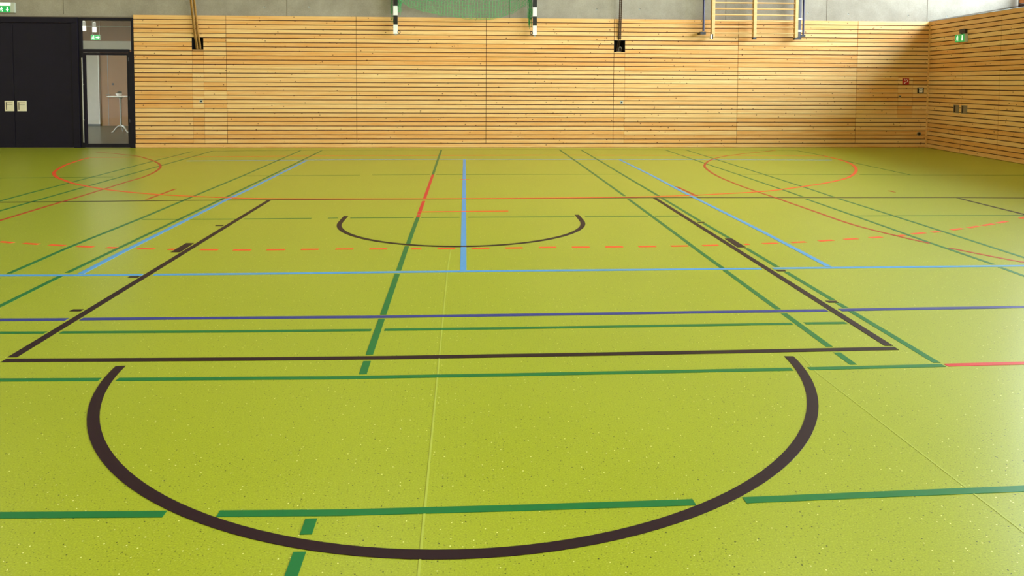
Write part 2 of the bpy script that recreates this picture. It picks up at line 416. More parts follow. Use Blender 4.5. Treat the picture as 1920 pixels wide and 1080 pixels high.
LINES = [
    ('black', 'dark brown left side line of the basketball key', 0.05, 3, [[(-2.4425, -0.1016), (-2.437, -2.0296), (-2.4306, -3.3853), (-2.4257, -4.8763), (-2.4246, -5.6897)]]),
    ('black', 'dark brown right side line of the basketball key', 0.05, 3, [[(2.4568, -0.0525), (2.4426, -2.5075), (2.4341, -3.8918), (2.4264, -5.0081), (2.4214, -5.7123)]]),
    ('black', 'long dark brown free-throw line across the foreground', 0.05, 3, [[(-2.4409, -5.739), (-1.7884, -5.7567), (-1.1107, -5.7739), (-0.4272, -5.7838), (0.2662, -5.7805), (0.9734, -5.7764), (1.6962, -5.7688), (2.4406, -5.7569)]]),
    ('black', 'thin dark brown baseline crossing the far half of the floor', 0.05, 1, [[(-8.1738, -0.2769), (-5.6578, -0.1733), (-4.6625, -0.1367), (-3.653, -0.0862), (-2.4502, -0.057), (-0.0067, -0.0418), (2.1303, -0.0159), (2.8291, -0.0204), (5.0719, -0.0847), (6.4562, -0.1167), (7.3162, -0.1631), (9.9952, -0.3005)]]),
    ('black', 'dark brown side line running off past the right end of the baseline', 0.05, 2, [[(6.4373, -0.1679), (6.4212, -0.8245), (6.4081, -1.4089), (6.3804, -2.7587)]]),
    ('black', 'small dark brown half circle under the hoisted goal', 0.05, 3, [[(1.2656, -1.2843), (1.2652, -1.4681), (1.2649, -1.6567), (1.262, -1.7396), (1.2536, -1.8221), (1.2397, -1.9041), (1.2204, -1.985), (1.1958, -2.0647), (1.1659, -2.1427), (1.131, -2.2187), (1.0911, -2.2923), (1.0464, -2.3634), (0.9971, -2.4314), (0.9435, -2.4962), (0.8857, -2.5575), (0.824, -2.6149), (0.7587, -2.6683), (0.69, -2.7173), (0.6183, -2.7618), (0.5438, -2.8016), (0.4669, -2.8365), (0.3879, -2.8663), (0.3072, -2.8909), (0.225, -2.9102), (0.1418, -2.9241), (0.0579, -2.9325), (-0.0264, -2.9354), (-0.1106, -2.9327), (-0.1944, -2.9246), (-0.2775, -2.911), (-0.3595, -2.892), (-0.44, -2.8677), (-0.5187, -2.8381), (-0.5952, -2.8035), (-0.6693, -2.764), (-0.7406, -2.7198), (-0.8089, -2.671), (-0.8737, -2.618), (-0.9349, -2.5608), (-0.9922, -2.4999), (-1.0454, -2.4354), (-1.0941, -2.3676), (-1.1383, -2.2969), (-1.1778, -2.2236), (-1.2123, -2.1479), (-1.2417, -2.0702), (-1.266, -1.9908), (-1.2849, -1.9101), (-1.2985, -1.8283), (-1.3066, -1.746), (-1.3093, -1.6634), (-1.3091, -1.4751), (-1.309, -1.2917)]]),
    ('black', 'large dark brown half circle nearest the camera', 0.05, 3, [[(1.7779, -5.8566), (1.773, -5.9299), (1.7648, -6.0031), (1.7534, -6.076), (1.7389, -6.1485), (1.7212, -6.2205), (1.7004, -6.2919), (1.6765, -6.3625), (1.6496, -6.4322), (1.6197, -6.5009), (1.5869, -6.5685), (1.5512, -6.6348), (1.5127, -6.6997), (1.4714, -6.7632), (1.4275, -6.8251), (1.381, -6.8852), (1.332, -6.9435), (1.2806, -6.9999), (1.2268, -7.0542), (1.1708, -7.1063), (1.1127, -7.1561), (1.0525, -7.2035), (0.9904, -7.2485), (0.9265, -7.2908), (0.8609, -7.3304), (0.7938, -7.3672), (0.7251, -7.4012), (0.6552, -7.4322), (0.584, -7.4601), (0.5118, -7.4848), (0.4386, -7.5064), (0.3646, -7.5247), (0.29, -7.5397), (0.2148, -7.5513), (0.1393, -7.5595), (0.0635, -7.5643), (-0.0124, -7.5657), (-0.0883, -7.5636), (-0.1639, -7.5581), (-0.2393, -7.5492), (-0.3142, -7.5368), (-0.3885, -7.5211), (-0.4621, -7.5021), (-0.5348, -7.4799), (-0.6065, -7.4544), (-0.6772, -7.4258), (-0.7465, -7.3942), (-0.8145, -7.3596), (-0.881, -7.3222), (-0.9459, -7.282), (-1.0091, -7.2391), (-1.0705, -7.1937), (-1.1299, -7.1458), (-1.1874, -7.0956), (-1.2427, -7.0431), (-1.2957, -6.9886), (-1.3465, -6.932), (-1.3948, -6.8735), (-1.4407, -6.8133), (-1.4841, -6.7514), (-1.5248, -6.6879), (-1.5628, -6.623), (-1.598, -6.5568), (-1.6304, -6.4895), (-1.6599, -6.421), (-1.6865, -6.3516), (-1.7101, -6.2813), (-1.7307, -6.2103), (-1.7482, -6.1387), (-1.7626, -6.0667), (-1.7739, -5.9942), (-1.782, -5.9215), (-1.787, -5.8487)]]),
    ('black', 'dark brown rebound block beside the left key line', 0, 3, [[(-2.5489, -3.0853), (-2.4683, -3.0881), (-2.4794, -2.7048), (-2.5522, -2.7023)]]),
    ('black', 'dark brown rebound block beside the right key line', 0, 3, [[(2.494, -2.6656), (2.565, -2.668), (2.5586, -3.06), (2.4797, -3.0573)]]),
    ('black', 'nearest dark brown tick left of the left key line', 0, 3, [[(-2.544, -4.8388), (-2.4722, -4.8417), (-2.4718, -4.8002), (-2.539, -4.7975)]]),
    ('black', 'second dark brown tick left of the left key line', 0, 3, [[(-2.5436, -3.9689), (-2.4695, -3.9717), (-2.4669, -3.9344), (-2.5395, -3.9316)]]),
    ('black', 'farthest dark brown tick left of the left key line', 0, 3, [[(-2.5585, -1.8451), (-2.4786, -1.8477), (-2.4824, -1.7996), (-2.5617, -1.7971)]]),
    ('black', 'nearest dark brown tick right of the right key line', 0, 3, [[(2.4779, -4.7989), (2.5534, -4.8019), (2.55, -4.8473), (2.4814, -4.8445)]]),
    ('black', 'second dark brown tick right of the right key line', 0, 3, [[(2.4778, -3.9166), (2.5601, -3.9196), (2.5519, -3.9634), (2.4889, -3.961)]]),
    ('black', 'farthest dark brown tick right of the right key line', 0, 3, [[(2.4901, -1.7742), (2.5678, -1.7767), (2.5627, -1.8305), (2.4987, -1.8285)]]),
    ('blue', 'short thick light blue line up the middle of the floor', 0.05, 2, [[(-0.0084, 5.0537), (-0.0067, -0.0052), (-0.0047, -3.8534)]]),
    ('blue', 'light blue line crossing the whole floor in the middle distance', 0.05, 3, [[(-4.7218, -3.8438), (-3.5353, -3.8676), (-2.9322, -3.8871), (-2.4656, -3.8883)], [(-2.3794, -3.8866), (-1.6071, -3.8873), (-0.5208, -3.8738), (0.3798, -3.8678), (1.4022, -3.871), (2.0608, -3.8671), (2.3869, -3.8703)], [(2.4854, -3.865), (2.9542, -3.8607), (3.5107, -3.8595), (4.5974, -3.8536), (5.9042, -3.8358)]]),
    ('blue', 'light blue diagonal line on the left half', 0.05, 2, [[(-2.9746, 4.8277), (-2.9711, 0.7029), (-2.9851, -0.0736), (-2.9725, -1.9346), (-2.9696, -3.1063), (-2.9517, -3.8382)]]),
    ('blue', 'light blue diagonal line on the right half', 0.05, 2, [[(2.989, 4.9123), (3.0023, 2.4633), (2.9808, 0.6072), (2.9845, -0.1586), (2.9918, -1.7804), (2.9912, -2.4803), (2.981, -3.2431), (2.9687, -3.821)]]),
    ('blue', 'faint far light blue line in front of the wood wall', 0.05, 1, [[(-5.1637, 4.8074), (-2.3461, 4.9906), (-0.0166, 5.033), (4.2223, 4.9382), (7.131, 4.8075)]]),
    ('navy', 'dark blue line crossing the whole floor', 0.05, 3, [[(-3.8451, -4.9917), (-2.8791, -5.0098), (-2.4722, -5.0177)], [(-2.3847, -5.0148), (-1.3064, -5.0302), (-0.5138, -5.0425), (0.3102, -5.0386), (1.1412, -5.0308), (1.99, -5.0228), (2.3838, -5.0221)], [(2.4765, -5.0162), (2.9894, -5.0066), (3.7508, -4.9967), (4.8179, -4.9805)]]),
    ('green', 'green line just behind the free-throw line', 0.04, 2, [[(-3.6513, -5.2455), (-2.7328, -5.2644), (-2.4683, -5.2735)], [(-2.3791, -5.2743), (-1.2356, -5.2992), (-0.5529, -5.3056)], [(-0.4735, -5.3049), (0.2945, -5.3042), (1.0807, -5.2995), (1.8842, -5.2915), (2.0362, -5.2914)], [(2.1193, -5.2873), (2.3812, -5.2873)]]),
    ('green', 'green line just in front of the free-throw line', 0.04, 2, [[(-3.0812, -5.992), (-2.3003, -6.0172), (-1.811, -6.0324)], [(-1.7235, -6.0349), (-0.612, -6.061), (0.2496, -6.0592), (1.1348, -6.0507), (1.715, -6.0458)], [(1.8069, -6.0422), (2.1642, -6.0355), (2.5438, -6.0271)]]),
    ('red', 'short red line leading off to the right edge', 0.04, 2, [[(2.559, -6.0239), (2.9987, -6.0122), (3.8646, -5.9849)]]),
    ('green', 'wide green line crossing behind the nearest bend of the half circle', 0.04, 2, [[(-2.1224, -7.2475), (-1.5816, -7.2681), (-1.0223, -7.2877)], [(-0.8394, -7.2933), (-0.4165, -7.307), (0.1756, -7.3058), (0.7841, -7.2989), (0.8264, -7.2971)], [(1.0101, -7.2936), (1.4163, -7.2809), (2.0721, -7.2633), (2.6706, -7.2431)]]),
    ('green', 'green and slanted line running away left of the middle', 0.04, 2, [[(-0.5152, 7.1086), (-0.515, 4.4818), (-0.5103, 2.5682)], [(-0.5102, -1.3845), (-0.5141, -2.0923), (-0.5151, -2.8131)], [(-0.5179, -2.9064), (-0.5153, -3.8255)], [(-0.5155, -3.9252), (-0.5138, -4.9947)], [(-0.5134, -5.085), (-0.5123, -5.7305)], [(-0.5119, -5.831), (-0.5106, -6.0172)], [(-0.5127, -7.3401), (-0.5124, -7.4331)], [(-0.5123, -7.5288), (-0.5126, -7.6489), (-0.5135, -7.8194)]]),
    ('red', 'red stretch of the slanted green line', 0.04, 2, [[(-0.51, 2.5609), (-0.5094, -0.0826)], [(-0.5091, -0.2158), (-0.5111, -1.2006)], [(-0.5114, -1.2359), (-0.5108, -1.3743)]]),
    ('green', 'outer green diagonal line on the left half', 0.04, 1, [[(-3.5296, 6.9711), (-3.4853, 2.5549), (-3.4963, 0.4166), (-3.497, -0.5098), (-3.497, -1.383), (-3.521, -2.4864), (-3.5258, -2.8871), (-3.5052, -3.8021)], [(-3.5041, -3.9355), (-3.4905, -4.6592)]]),
    ('green', 'inner green diagonal line on the left half', 0.04, 1, [[(-3.0763, 6.9679), (-3.0553, 2.7996), (-3.0567, 0.2475), (-3.0672, -1.6773), (-3.0714, -3.0022), (-3.0713, -3.7982)], [(-3.0692, -3.8786), (-3.0563, -4.7014), (-3.0468, -5.4307)]]),
    ('green', 'inner green diagonal line on the right half', 0.04, 1, [[(2.0857, 7.1588), (2.101, 3.799), (2.1031, 1.5745), (2.1017, 0.1506)], [(2.0968, -0.1256), (2.0929, -1.5085), (2.087, -2.6004), (2.0811, -3.1958), (2.0816, -3.8373)], [(2.076, -3.9086), (2.0738, -4.8101), (2.0748, -4.9782)], [(2.0742, -5.0735), (2.074, -5.711)], [(2.071, -5.8098), (2.0704, -5.9933)]]),
    ('green', 'outer green diagonal line beside the right key line', 0.04, 1, [[(2.5598, 7.1557), (2.5606, 4.585), (2.5528, 1.9181), (2.5557, 0.1484)], [(2.5494, -0.0642), (2.5493, -1.0164), (2.543, -1.7341)], [(2.5416, -1.8612), (2.5462, -2.6546)], [(2.5453, -3.1006), (2.544, -3.6158), (2.5432, -3.8144)], [(2.5441, -3.984), (2.5412, -4.7765)], [(2.5396, -4.8571), (2.5392, -4.9701)], [(2.5377, -5.0451), (2.5362, -5.5536), (2.533, -5.9881)]]),
    ('green', 'farther of two thin green lines at the far left', 0.04, 1, [[(-5.7464, 6.7952), (-5.7463, 5.5994), (-5.7588, 4.67), (-5.7393, 2.2573), (-5.7344, 0.5863), (-5.7151, -0.0735), (-5.7098, -1.2486)]]),
    ('green', 'nearer of two thin green lines at the far left', 0.04, 1, [[(-5.3544, 6.8812), (-5.3252, 4.4557), (-5.3224, 3.8739), (-5.3053, 1.2252), (-5.2956, -0.0633), (-5.2842, -0.8235), (-5.2804, -1.9085)]]),
    ('green', 'nearer of two thin green lines at the far right', 0.04, 1, [[(4.4414, 7.1435), (4.4369, 5.7018), (4.4423, 4.1918), (4.4534, 2.1851), (4.4502, 0.8705), (4.4398, 0.0174)], [(4.4, -0.1691), (4.3938, -1.4196), (4.3836, -2.2666), (4.3683, -2.8925), (4.3772, -3.7947)], [(4.3623, -3.8967), (4.3554, -4.1805), (4.3363, -4.9227)]]),
    ('green', 'farther of two thin green lines at the far right', 0.04, 1, [[(4.9014, 7.1405), (4.8911, 5.1199), (4.8834, 2.5516), (4.8718, 1.0893), (4.8447, -0.0076)], [(4.8362, -0.1577), (4.8422, -0.5368), (4.8408, -1.4859), (4.8342, -2.2668), (4.8235, -3.0268), (4.8159, -3.5587), (4.804, -4.3687)]]),
    ('green', 'short thin green line near the right corner', 0.04, 1, [[(7.3447, 6.8935), (7.3864, 5.7407), (7.3107, 4.3227), (7.2795, 2.3796)]]),
    ('green', 'faint thin green line across the far floor', 0.03, 1, [[(-7.0509, 2.2514), (-6.0421, 2.3304), (-5.4204, 2.3514)], [(-3.4686, 2.4563), (-1.9581, 2.5177), (-1.6662, 2.5334)], [(-1.4743, 2.551), (-0.5587, 2.5619)], [(-0.4565, 2.5671), (2.5006, 2.568)], [(4.4544, 2.5229), (6.3249, 2.4349)], [(6.4543, 2.4251), (7.2779, 2.3722), (9.1648, 2.3132), (11.6513, 2.2201)]]),
    ('green', 'thin green line level with the ends of the small half circle', 0.035, 1, [[(-3.4585, -1.4269), (-2.4681, -1.4412)], [(-2.3851, -1.4339), (-1.6628, -1.4164)], [(-1.4855, -1.4119), (-1.3766, -1.4085)], [(-1.2455, -1.4092), (-0.5547, -1.4102)], [(-0.4719, -1.4094), (-0.0527, -1.4087)], [(0.04, -1.4048), (0.526, -1.406), (1.219, -1.4032)], [(1.3383, -1.4034), (2.0485, -1.4009)], [(2.1272, -1.3998), (2.391, -1.4009)], [(4.4222, -1.4451), (5.3679, -1.4562), (6.3613, -1.4721), (8.1074, -1.5142)]]),
    ('green', 'faint farthest green line along the foot of the wood wall', 0.04, 1, [[(-5.3544, 6.8812), (-2.6745, 7.0833), (1.0376, 7.2063), (4.8374, 7.1273), (7.3447, 6.8935)]]),
    ('orange', 'thin orange goal line in front of the wood wall', 0.05, 1, [[(-7.2214, 5.4976), (-4.9384, 5.6341), (-1.5741, 5.8331)], [(1.5058, 5.8939), (4.4694, 5.8173), (7.3655, 5.6479)]]),
    ('orange', 'bolder middle stretch of the orange goal line', 0.08, 1, [[(-1.5741, 5.8331), (-0.0183, 5.8746), (1.5058, 5.8939)]]),
    ('orange', 'sweeping orange goal area arc', 0.05, 4, [[(-7.2297, 5.4446), (-7.157, 4.8438), (-6.9979, 4.0738), (-6.7604, 3.3239), (-6.5683, 2.8663), (-6.2536, 2.3347), (-5.9028, 1.8935), (-5.5646, 1.5111), (-4.9194, 0.9601), (-4.4059, 0.6372), (-3.8461, 0.3774), (-3.0697, 0.1407), (-2.4859, 0.0337), (-1.5609, -0.0137), (-0.4818, -0.029), (0.6085, -0.017), (2.0914, 0.0319), (3.0067, 0.1852), (3.4001, 0.2885), (4.0104, 0.4871), (4.3899, 0.6848), (5.1665, 1.2124), (5.7924, 1.7502), (6.2253, 2.2555), (6.6912, 3.0053), (7.0375, 3.7653), (7.2574, 4.4908), (7.3468, 5.1442), (7.3655, 5.6479)]]),
    ('crimson', 'thin dark red arc at the far left', 0.04, 2, [[(-7.6662, 6.6852), (-6.5769, 5.8847), (-6.0669, 5.2526), (-5.6366, 4.6014), (-5.2931, 3.8993), (-5.0782, 3.1539), (-4.9585, 2.3624), (-4.9624, 1.67), (-4.9442, 1.0682), (-4.9257, -0.0341), (-4.9317, -0.1976), (-4.9287, -0.9361), (-4.9229, -1.4524), (-4.9105, -2.691)]]),
    ('crimson', 'thin dark red arc at the far right', 0.04, 2, [[(6.8913, 6.964), (5.5234, 5.8653), (4.802, 4.9413), (4.3313, 3.8979), (4.1317, 2.9875), (4.0302, 2.1242), (4.0018, 1.1976), (4.0163, 0.5026), (4.0431, -0.0432), (4.0738, -1.1742), (4.1047, -1.9887), (4.2394, -2.5997), (4.3489, -2.9455)], [(4.409, -3.1547), (4.5464, -3.4661), (4.6866, -3.7333), (5.0494, -4.2814)]]),
    ('crimson', 'short dark red tick on the far left', 0.04, 2, [[(-3.98, 0.0021), (-3.9809, 0.9801)]]),
    ('crimson', 'short dark red tick beside the right light blue line', 0.04, 2, [[(3.0401, 1.0627), (3.0606, 0.1255)]]),
    ('crimson', 'tiny dark red tick at the far right', 0.04, 2, [[(5.9005, 0.5455), (5.9029, 0.4033)]]),
    ('orange', 'tiny orange tick across the middle light blue line', 0.05, 4, [[(-0.0779, 1.9083), (0.0707, 1.9052)]]),
    ('orange', 'short orange line just beyond the small half circle', 0.05, 4, [[(-0.5321, -1.0413), (-0.0047, -1.0237), (0.5066, -1.0053)]]),
    ('orange', 'dashed orange throw line curving across the floor', 0.05, 2, [[(-4.5628, -2.4573), (-4.3981, -2.5242)], [(-4.2767, -2.5772), (-4.1357, -2.6273)], [(-4.0221, -2.6593), (-3.8628, -2.7058)], [(-3.7525, -2.7372), (-3.599, -2.7769)], [(-3.4725, -2.8066), (-3.3162, -2.8418)], [(-3.1879, -2.8687), (-3.0866, -2.8881)], [(-2.8989, -2.9215), (-2.7446, -2.9468)], [(-2.6111, -2.9664), (-2.5584, -2.9717)], [(-2.3268, -2.9867), (-2.1708, -2.9972)], [(-2.0356, -3.0083), (-1.8788, -3.0138)], [(-1.7445, -3.0125), (-1.5838, -3.0127)], [(-1.4439, -3.0128), (-1.2898, -3.0114)], [(-1.1428, -3.0073), (-0.9853, -3.0071)], [(-0.8436, -3.0097), (-0.6851, -3.0125)], [(-0.4717, -3.0181), (-0.3839, -3.0189)], [(-0.2368, -3.0165), (-0.0786, -3.0171)], [(0.066, -3.0212), (0.2263, -3.0203)], [(0.3703, -3.0158), (0.527, -3.0108)], [(0.6758, -3.0027), (0.8325, -3)], [(0.9753, -3.0033), (1.1359, -3.0023)], [(1.2804, -2.9982), (1.4421, -2.9966)], [(1.584, -2.998), (1.7468, -2.995)], [(1.8861, -2.9899), (2.0439, -2.9824)], [(2.1851, -2.9746), (2.3359, -2.9622)], [(2.5852, -2.9362), (2.6351, -2.9305)], [(2.7706, -2.912), (2.9215, -2.8896)], [(3.0609, -2.869), (3.2104, -2.8409)], [(3.3512, -2.8088), (3.5081, -2.773)], [(3.6326, -2.7426), (3.782, -2.7068)], [(3.9173, -2.6755), (4.0608, -2.6383)], [(4.2374, -2.5909), (4.3333, -2.5582)], [(4.4404, -2.505), (4.609, -2.4431)], [(4.6945, -2.4252), (4.7926, -2.3877)], [(4.9719, -2.3079), (5.1389, -2.2339)], [(5.2192, -2.1988), (5.3895, -2.1168)], [(5.4496, -2.0857), (5.6425, -1.9829)], [(5.7043, -1.9497), (5.894, -1.8383)], [(6.1737, -1.6671), (6.3654, -1.551)]]),
    ('seam', 'pale welded floor seam left of the middle', 0.008, 1, [[(-0.1184, -3.1068), (-0.1298, -3.6507), (-0.1288, -6.0936), (-0.129, -7.4221), (-0.1286, -7.6928)]]),
    ('seam', 'pale welded floor seam on the right', 0.007, 1, [[(1.8547, -5.8235), (1.8238, -6.1067), (1.871, -7.5173), (1.8754, -7.6928)]]),
]

def strip(mb, pts, w, z):
    """flat painted strip of width w along a polyline, ends square to it"""
    P = [Vector((x, y, 0)) for x, y in pts]
    n = len(P); Lp, Rp = [], []
    for i in range(n):
        d0 = (P[i]-P[i-1]).normalized() if i > 0 else None
        d1 = (P[i+1]-P[i]).normalized() if i < n-1 else None
        d = ((d0 or d1) + (d1 or d0)).normalized()
        nrm = Vector((-d.y, d.x, 0))
        c = nrm.dot(Vector((-(d0 or d1).y, (d0 or d1).x, 0)))
        h = w/2/max(c, 0.6)
        Lp.append(P[i]+nrm*h); Rp.append(P[i]-nrm*h)
    b = len(mb.v)
    for i in range(n):
        for q, zz in ((Lp[i], 0.0), (Lp[i], z), (Rp[i], z), (Rp[i], 0.0)):
            mb.v.append((q.x, q.y, zz))
    for i in range(n-1):
        a, c = b+4*i, b+4*i+4
        for k in range(3):
            mb.f.append((a+k, a+k+1, c+k+1, c+k)); mb.mi.append(0)
    for a in (b, b+4*(n-1)):
        mb.f.append((a, a+1, a+2, a+3)); mb.mi.append(0)

def smooth_path(pts, sub=5):
    P = [Vector((x, y)) for x, y in pts]; out = []
    for i in range(len(P)-1):
        p0, p1, p2, p3 = P[max(i-1, 0)], P[i], P[i+1], P[min(i+2, len(P)-1)]
        for k in range(sub):
            t = k/sub
            q = 0.5*((2*p1) + (p2-p0)*t + (2*p0-5*p1+4*p2-p3)*t*t + (3*p1-p0-3*p2+p3)*t**3)
            out.append((q.x, q.y))
    out.append(tuple(P[-1]))
    return out

NAMES = {'black': 'dark_court_line', 'blue': 'light_blue_court_line', 'navy': 'dark_blue_court_line', 'green': 'green_court_line',
         'red': 'red_court_line', 'orange': 'orange_court_line', 'crimson': 'dark_red_court_line', 'seam': 'floor_seam'}
for colour, label, w, lev, segs in LINES:
    mb = MB(); z = 0.0008 + 0.0004*lev
    for pts in segs:
        if w == 0:
            mb.prism(pts, 2, 0.0, z)
        else:
            strip(mb, smooth_path(pts) if 'arc' in label.split() else pts, w, z)
    o = mb.build(NAMES[colour], M[colour], floor)
    o['label'] = label

# ---------------------------------------------------------------- cladding helpers
PITCH, GAP = H/30, 0.017
def subtract(rects, cut):
    out = []
    cx0, cx1, cz0, cz1 = cut
    for x0, x1, z0, z1 in rects:
        if cx1 <= x0 or cx0 >= x1 or cz1 <= z0 or cz0 >= z1:
            out.append((x0, x1, z0, z1)); continue
        if x0 < cx0: out.append((x0, cx0, z0, z1))
        if x1 > cx1: out.append((cx1, x1, z0, z1))
        a, b = max(x0, cx0), min(x1, cx1)
        if z0 < cz0: out.append((a, b, z0, cz0))
        if z1 > cz1: out.append((a, b, cz1, z1))
    return [r for r in out if r[1]-r[0] > 0.004 and r[3]-r[2] > 0.004]

def boards(x0, x1, k0=1, k1=30, cuts=(), clip=None, y=0.0, th=0.02):
    """horizontal boards between x0 and x1 from board k0 to k1 with open grooves, on a dark backing"""
    mb = MB(); sx = 0.005
    back = [(x0, x1, k0*PITCH, k1*PITCH)]
    if clip: back = [(max(x0, clip[0]), min(x1, clip[1]), max(k0*PITCH, clip[2]), min(k1*PITCH, clip[3]))]
    for c in cuts: back = subtract(back, c)
    for r in back: mb.quad_box(r[0], r[1], y+th, y+th+0.02, r[2], r[3], 1)
    for k in range(k0, k1):
        z1 = (k+1)*PITCH-GAP/2 if k < 29 else H
        rs = [(x0+sx, x1-sx, k*PITCH+GAP/2, z1)]
        if clip:
            r = rs[0]; rs = [(max(r[0], clip[0]+sx), min(r[1], clip[1]-sx), max(r[2], clip[2]), min(r[3], clip[3]))]
            rs = [r for r in rs if r[1]-r[0] > 0.004 and r[3]-r[2] > 0.004]
        for c in cuts: rs = subtract(rs, c)
        for r in rs: mb.quad_box(r[0], r[1], y, y+th, r[2], r[3], 0)
    return mb

# ---------------------------------------------------------------- far wall
DOORS_X0, DOORS_X1, DOORS_Z = -11.30, -7.29, 2.865
LREC = (-6.030, -5.778, 2.180, 2.445)       # rope pocket left
RREC = (3.385, 3.640, 2.180, 2.445)         # rope pocket right
HOSE = (10.065, 10.425, 0.768, 1.625)
CY = 0.04                                    # concrete face behind the cladding face (wall-local y)

wall_back = empty('wall_back', (0, YW, 0))
structure(wall_back, 'far wall, bare concrete above a tall band of pale horizontal wood boards', 'wall')
def grid_wall(xs, zs, solid, y0, y1):
    mb = MB()
    for i in range(len(xs)-1):
        for j in range(len(zs)-1):
            if solid((xs[i]+xs[i+1])/2, (zs[j]+zs[j+1])/2):
                mb.quad_box(xs[i], xs[i+1], y0, y1, zs[j], zs[j+1])
    return mb
def solid(x, z):
    if -11.16 < x < -7.29 and z < DOORS_Z: return False
    for r in (LREC, RREC):
        if r[0] < x < r[1] and r[2] < z < r[3]: return False
    return True
cb = grid_wall([X0, -11.16, DOORS_X1, LREC[0], LREC[1], RREC[0], RREC[1], X1], [0, LREC[2], LREC[3], DOORS_Z, CEIL], solid, CY, 0.34)
for x in (-8.785, -3.959, 1.0, 5.966, 8.340, 10.735):
    cb.quad_box(x-0.007, x+0.007, CY-0.002, CY+0.01, H, CEIL, 1)
cb.build('concrete_panel', [M['concrete'], M['joint']], wall_back)['label'] = 'bare grey concrete with vertical formwork joints'
for x, z in ((-4.449, 3.128), (-3.468, 3.138), (2.980, 3.150), (3.970, 3.159), (7.892, 3.110), (8.849, 3.094), (10.284, 3.070), (11.205, 3.060)):
    t = MB().disc(x, z, 0.022, CY-0.004, CY+0.01, mi=0).disc(x+0.008, z+0.006, 0.012, CY-0.006, CY+0.01, mi=1)
    t.build('tie_hole_plug', [M['sill'], M['joint']], wall_back)

def panel(x0, x1, label, cuts=()):
    o = boards(x0, x1, 1, 30, cuts).build('cladding_panel', [M['pine'], M['groove']], wall_back)
    o['label'] = label
    return o
panel(X0, -11.30, 'boarded wood panel beyond the black double door')
panel(-7.285, -5.286, 'boarded wood panel beside the glazed door', [LREC, (LREC[0], LREC[1], PITCH, LREC[2])])
panel(-5.286, -2.428, 'boarded wood panel right of the hanging brown ropes')
panel(-2.428, 0.474, 'boarded wood panel below the left goal post')
panel(0.474, 3.384, 'boarded wood panel below the right goal post')
panel(3.384, 6.263, 'boarded wood panel below the left half of the wall bars', [RREC, (RREC[0], RREC[1], PITCH, RREC[2])])
panel(6.263, 9.073, 'boarded wood panel below the right half of the wall bars')
panel(9.073, RX-0.002, 'boarded wood panel in the shaded corner', [HOSE])
for r, lab in ((LREC, 'narrow boarded flap door below the brown ropes'), (RREC, 'narrow boarded flap door below the dark braided ropes')):
    f = boards(r[0], r[1], 1, 30, (), (r[0], r[1], PITCH, r[2])).build('flap_door', [M['pine'], M['groove']], wall_back)
    f['label'] = lab
    lx, lz = r[1]-0.070, 1.035
    MB().quad_box(lx-0.032, lx+0.032, -0.004, 0.005, lz-0.032, lz+0.032, 0).disc(lx+0.004, lz, 0.018, -0.010, -0.003, mi=1).build('lock', [M['housing'], M['dark_metal']], f)
    rc = MB()
    x0, x1, z0, z1 = r
    rc.quad_box(x0, x1, 0.26, 0.28, z0, z1).quad_box(x0, x0+0.006, 0.0, 0.27, z0, z1).quad_box(x1-0.006, x1, 0.0, 0.27, z0, z1)
    rc.quad_box(x0, x1, 0.0, 0.27, z1-0.006, z1).quad_box(x0, x1, 0.002, 0.27, z0, z0+0.006)
    rc.build('rope_pocket', M['recess'], wall_back)['label'] = 'black recessed pocket in the wood boards'
hd = boards(HOSE[0], HOSE[1], 1, 30, (), HOSE, y=0.0).build('cabinet_door', [M['pine'], M['groove']], wall_back)
hd['label'] = 'flush boarded cabinet door behind the red sign'
MB().quad_box(10.085, 10.145, -0.004, 0.004, 1.165, 1.215, 0).disc(10.118, 1.19, 0.014, -0.009, -0.003, mi=1).build('lock', [M['grey_metal'], M['dark_metal']], hd)

bb = MB().quad_box(DOORS_X1+0.002, RX, 0.0, 0.03, 0.006, PITCH-GAP/2, 0).quad_box(DOORS_X1, RX, 0.03, 0.04, 0, PITCH, 1)
bb.quad_box(X0, DOORS_X0, 0.0, 0.03, 0.006, PITCH-GAP/2, 0).quad_box(X0, DOORS_X0, 0.03, 0.04, 0, PITCH, 1)
o = bb.build('baseboard_back', [M['pine'], M['groove']]); o.location = (0, YW, 0)
structure(o, 'pale wood base board along the foot of the far wall', 'baseboard')

# ---------------------------------------------------------------- black double door
d1 = structure(empty('door_1', (0, YW, 0)), 'tall black double door with cream square flush handles', 'door')
fr = MB().quad_box(-11.30, -8.475, -0.012, 0.12, 2.742, 2.865).quad_box(-8.612, -8.475, -0.012, 0.12, 0, 2.742).quad_box(-11.30, -11.16, -0.012, 0.12, 0, 2.742)
fr.build('door_frame', M['door_black'], d1, 0.004)
MB().quad_box(-11.30, -7.285, -0.006, 0.30, 2.865, 2.885).build('lintel_strip', M['joint'], d1)
for x0, x1, px in ((-11.155, -9.869, -9.9665), (-9.859, -8.617, -9.7010)):
    lf = box('door_leaf', M['door_black'], x0, x1, 0.008, 0.068, 0.008, 2.736, d1, 0.004)
    a, b, c, d = px-0.096, px+0.096, 0.807, 1.033
    h = MB().quad_box(a, b, -0.006, 0.010, c, d, 0)
    h.quad_box(a+0.026, b-0.026, -0.008, -0.004, c+0.026, d-0.026, 0)
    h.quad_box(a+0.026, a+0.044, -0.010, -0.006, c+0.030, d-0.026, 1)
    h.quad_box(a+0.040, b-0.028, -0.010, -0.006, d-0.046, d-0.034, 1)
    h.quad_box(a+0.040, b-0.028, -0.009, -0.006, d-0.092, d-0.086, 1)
    h.build('handle', [M['cream'], M['cream_dark']], lf)['label'] = 'cream square flush handle'

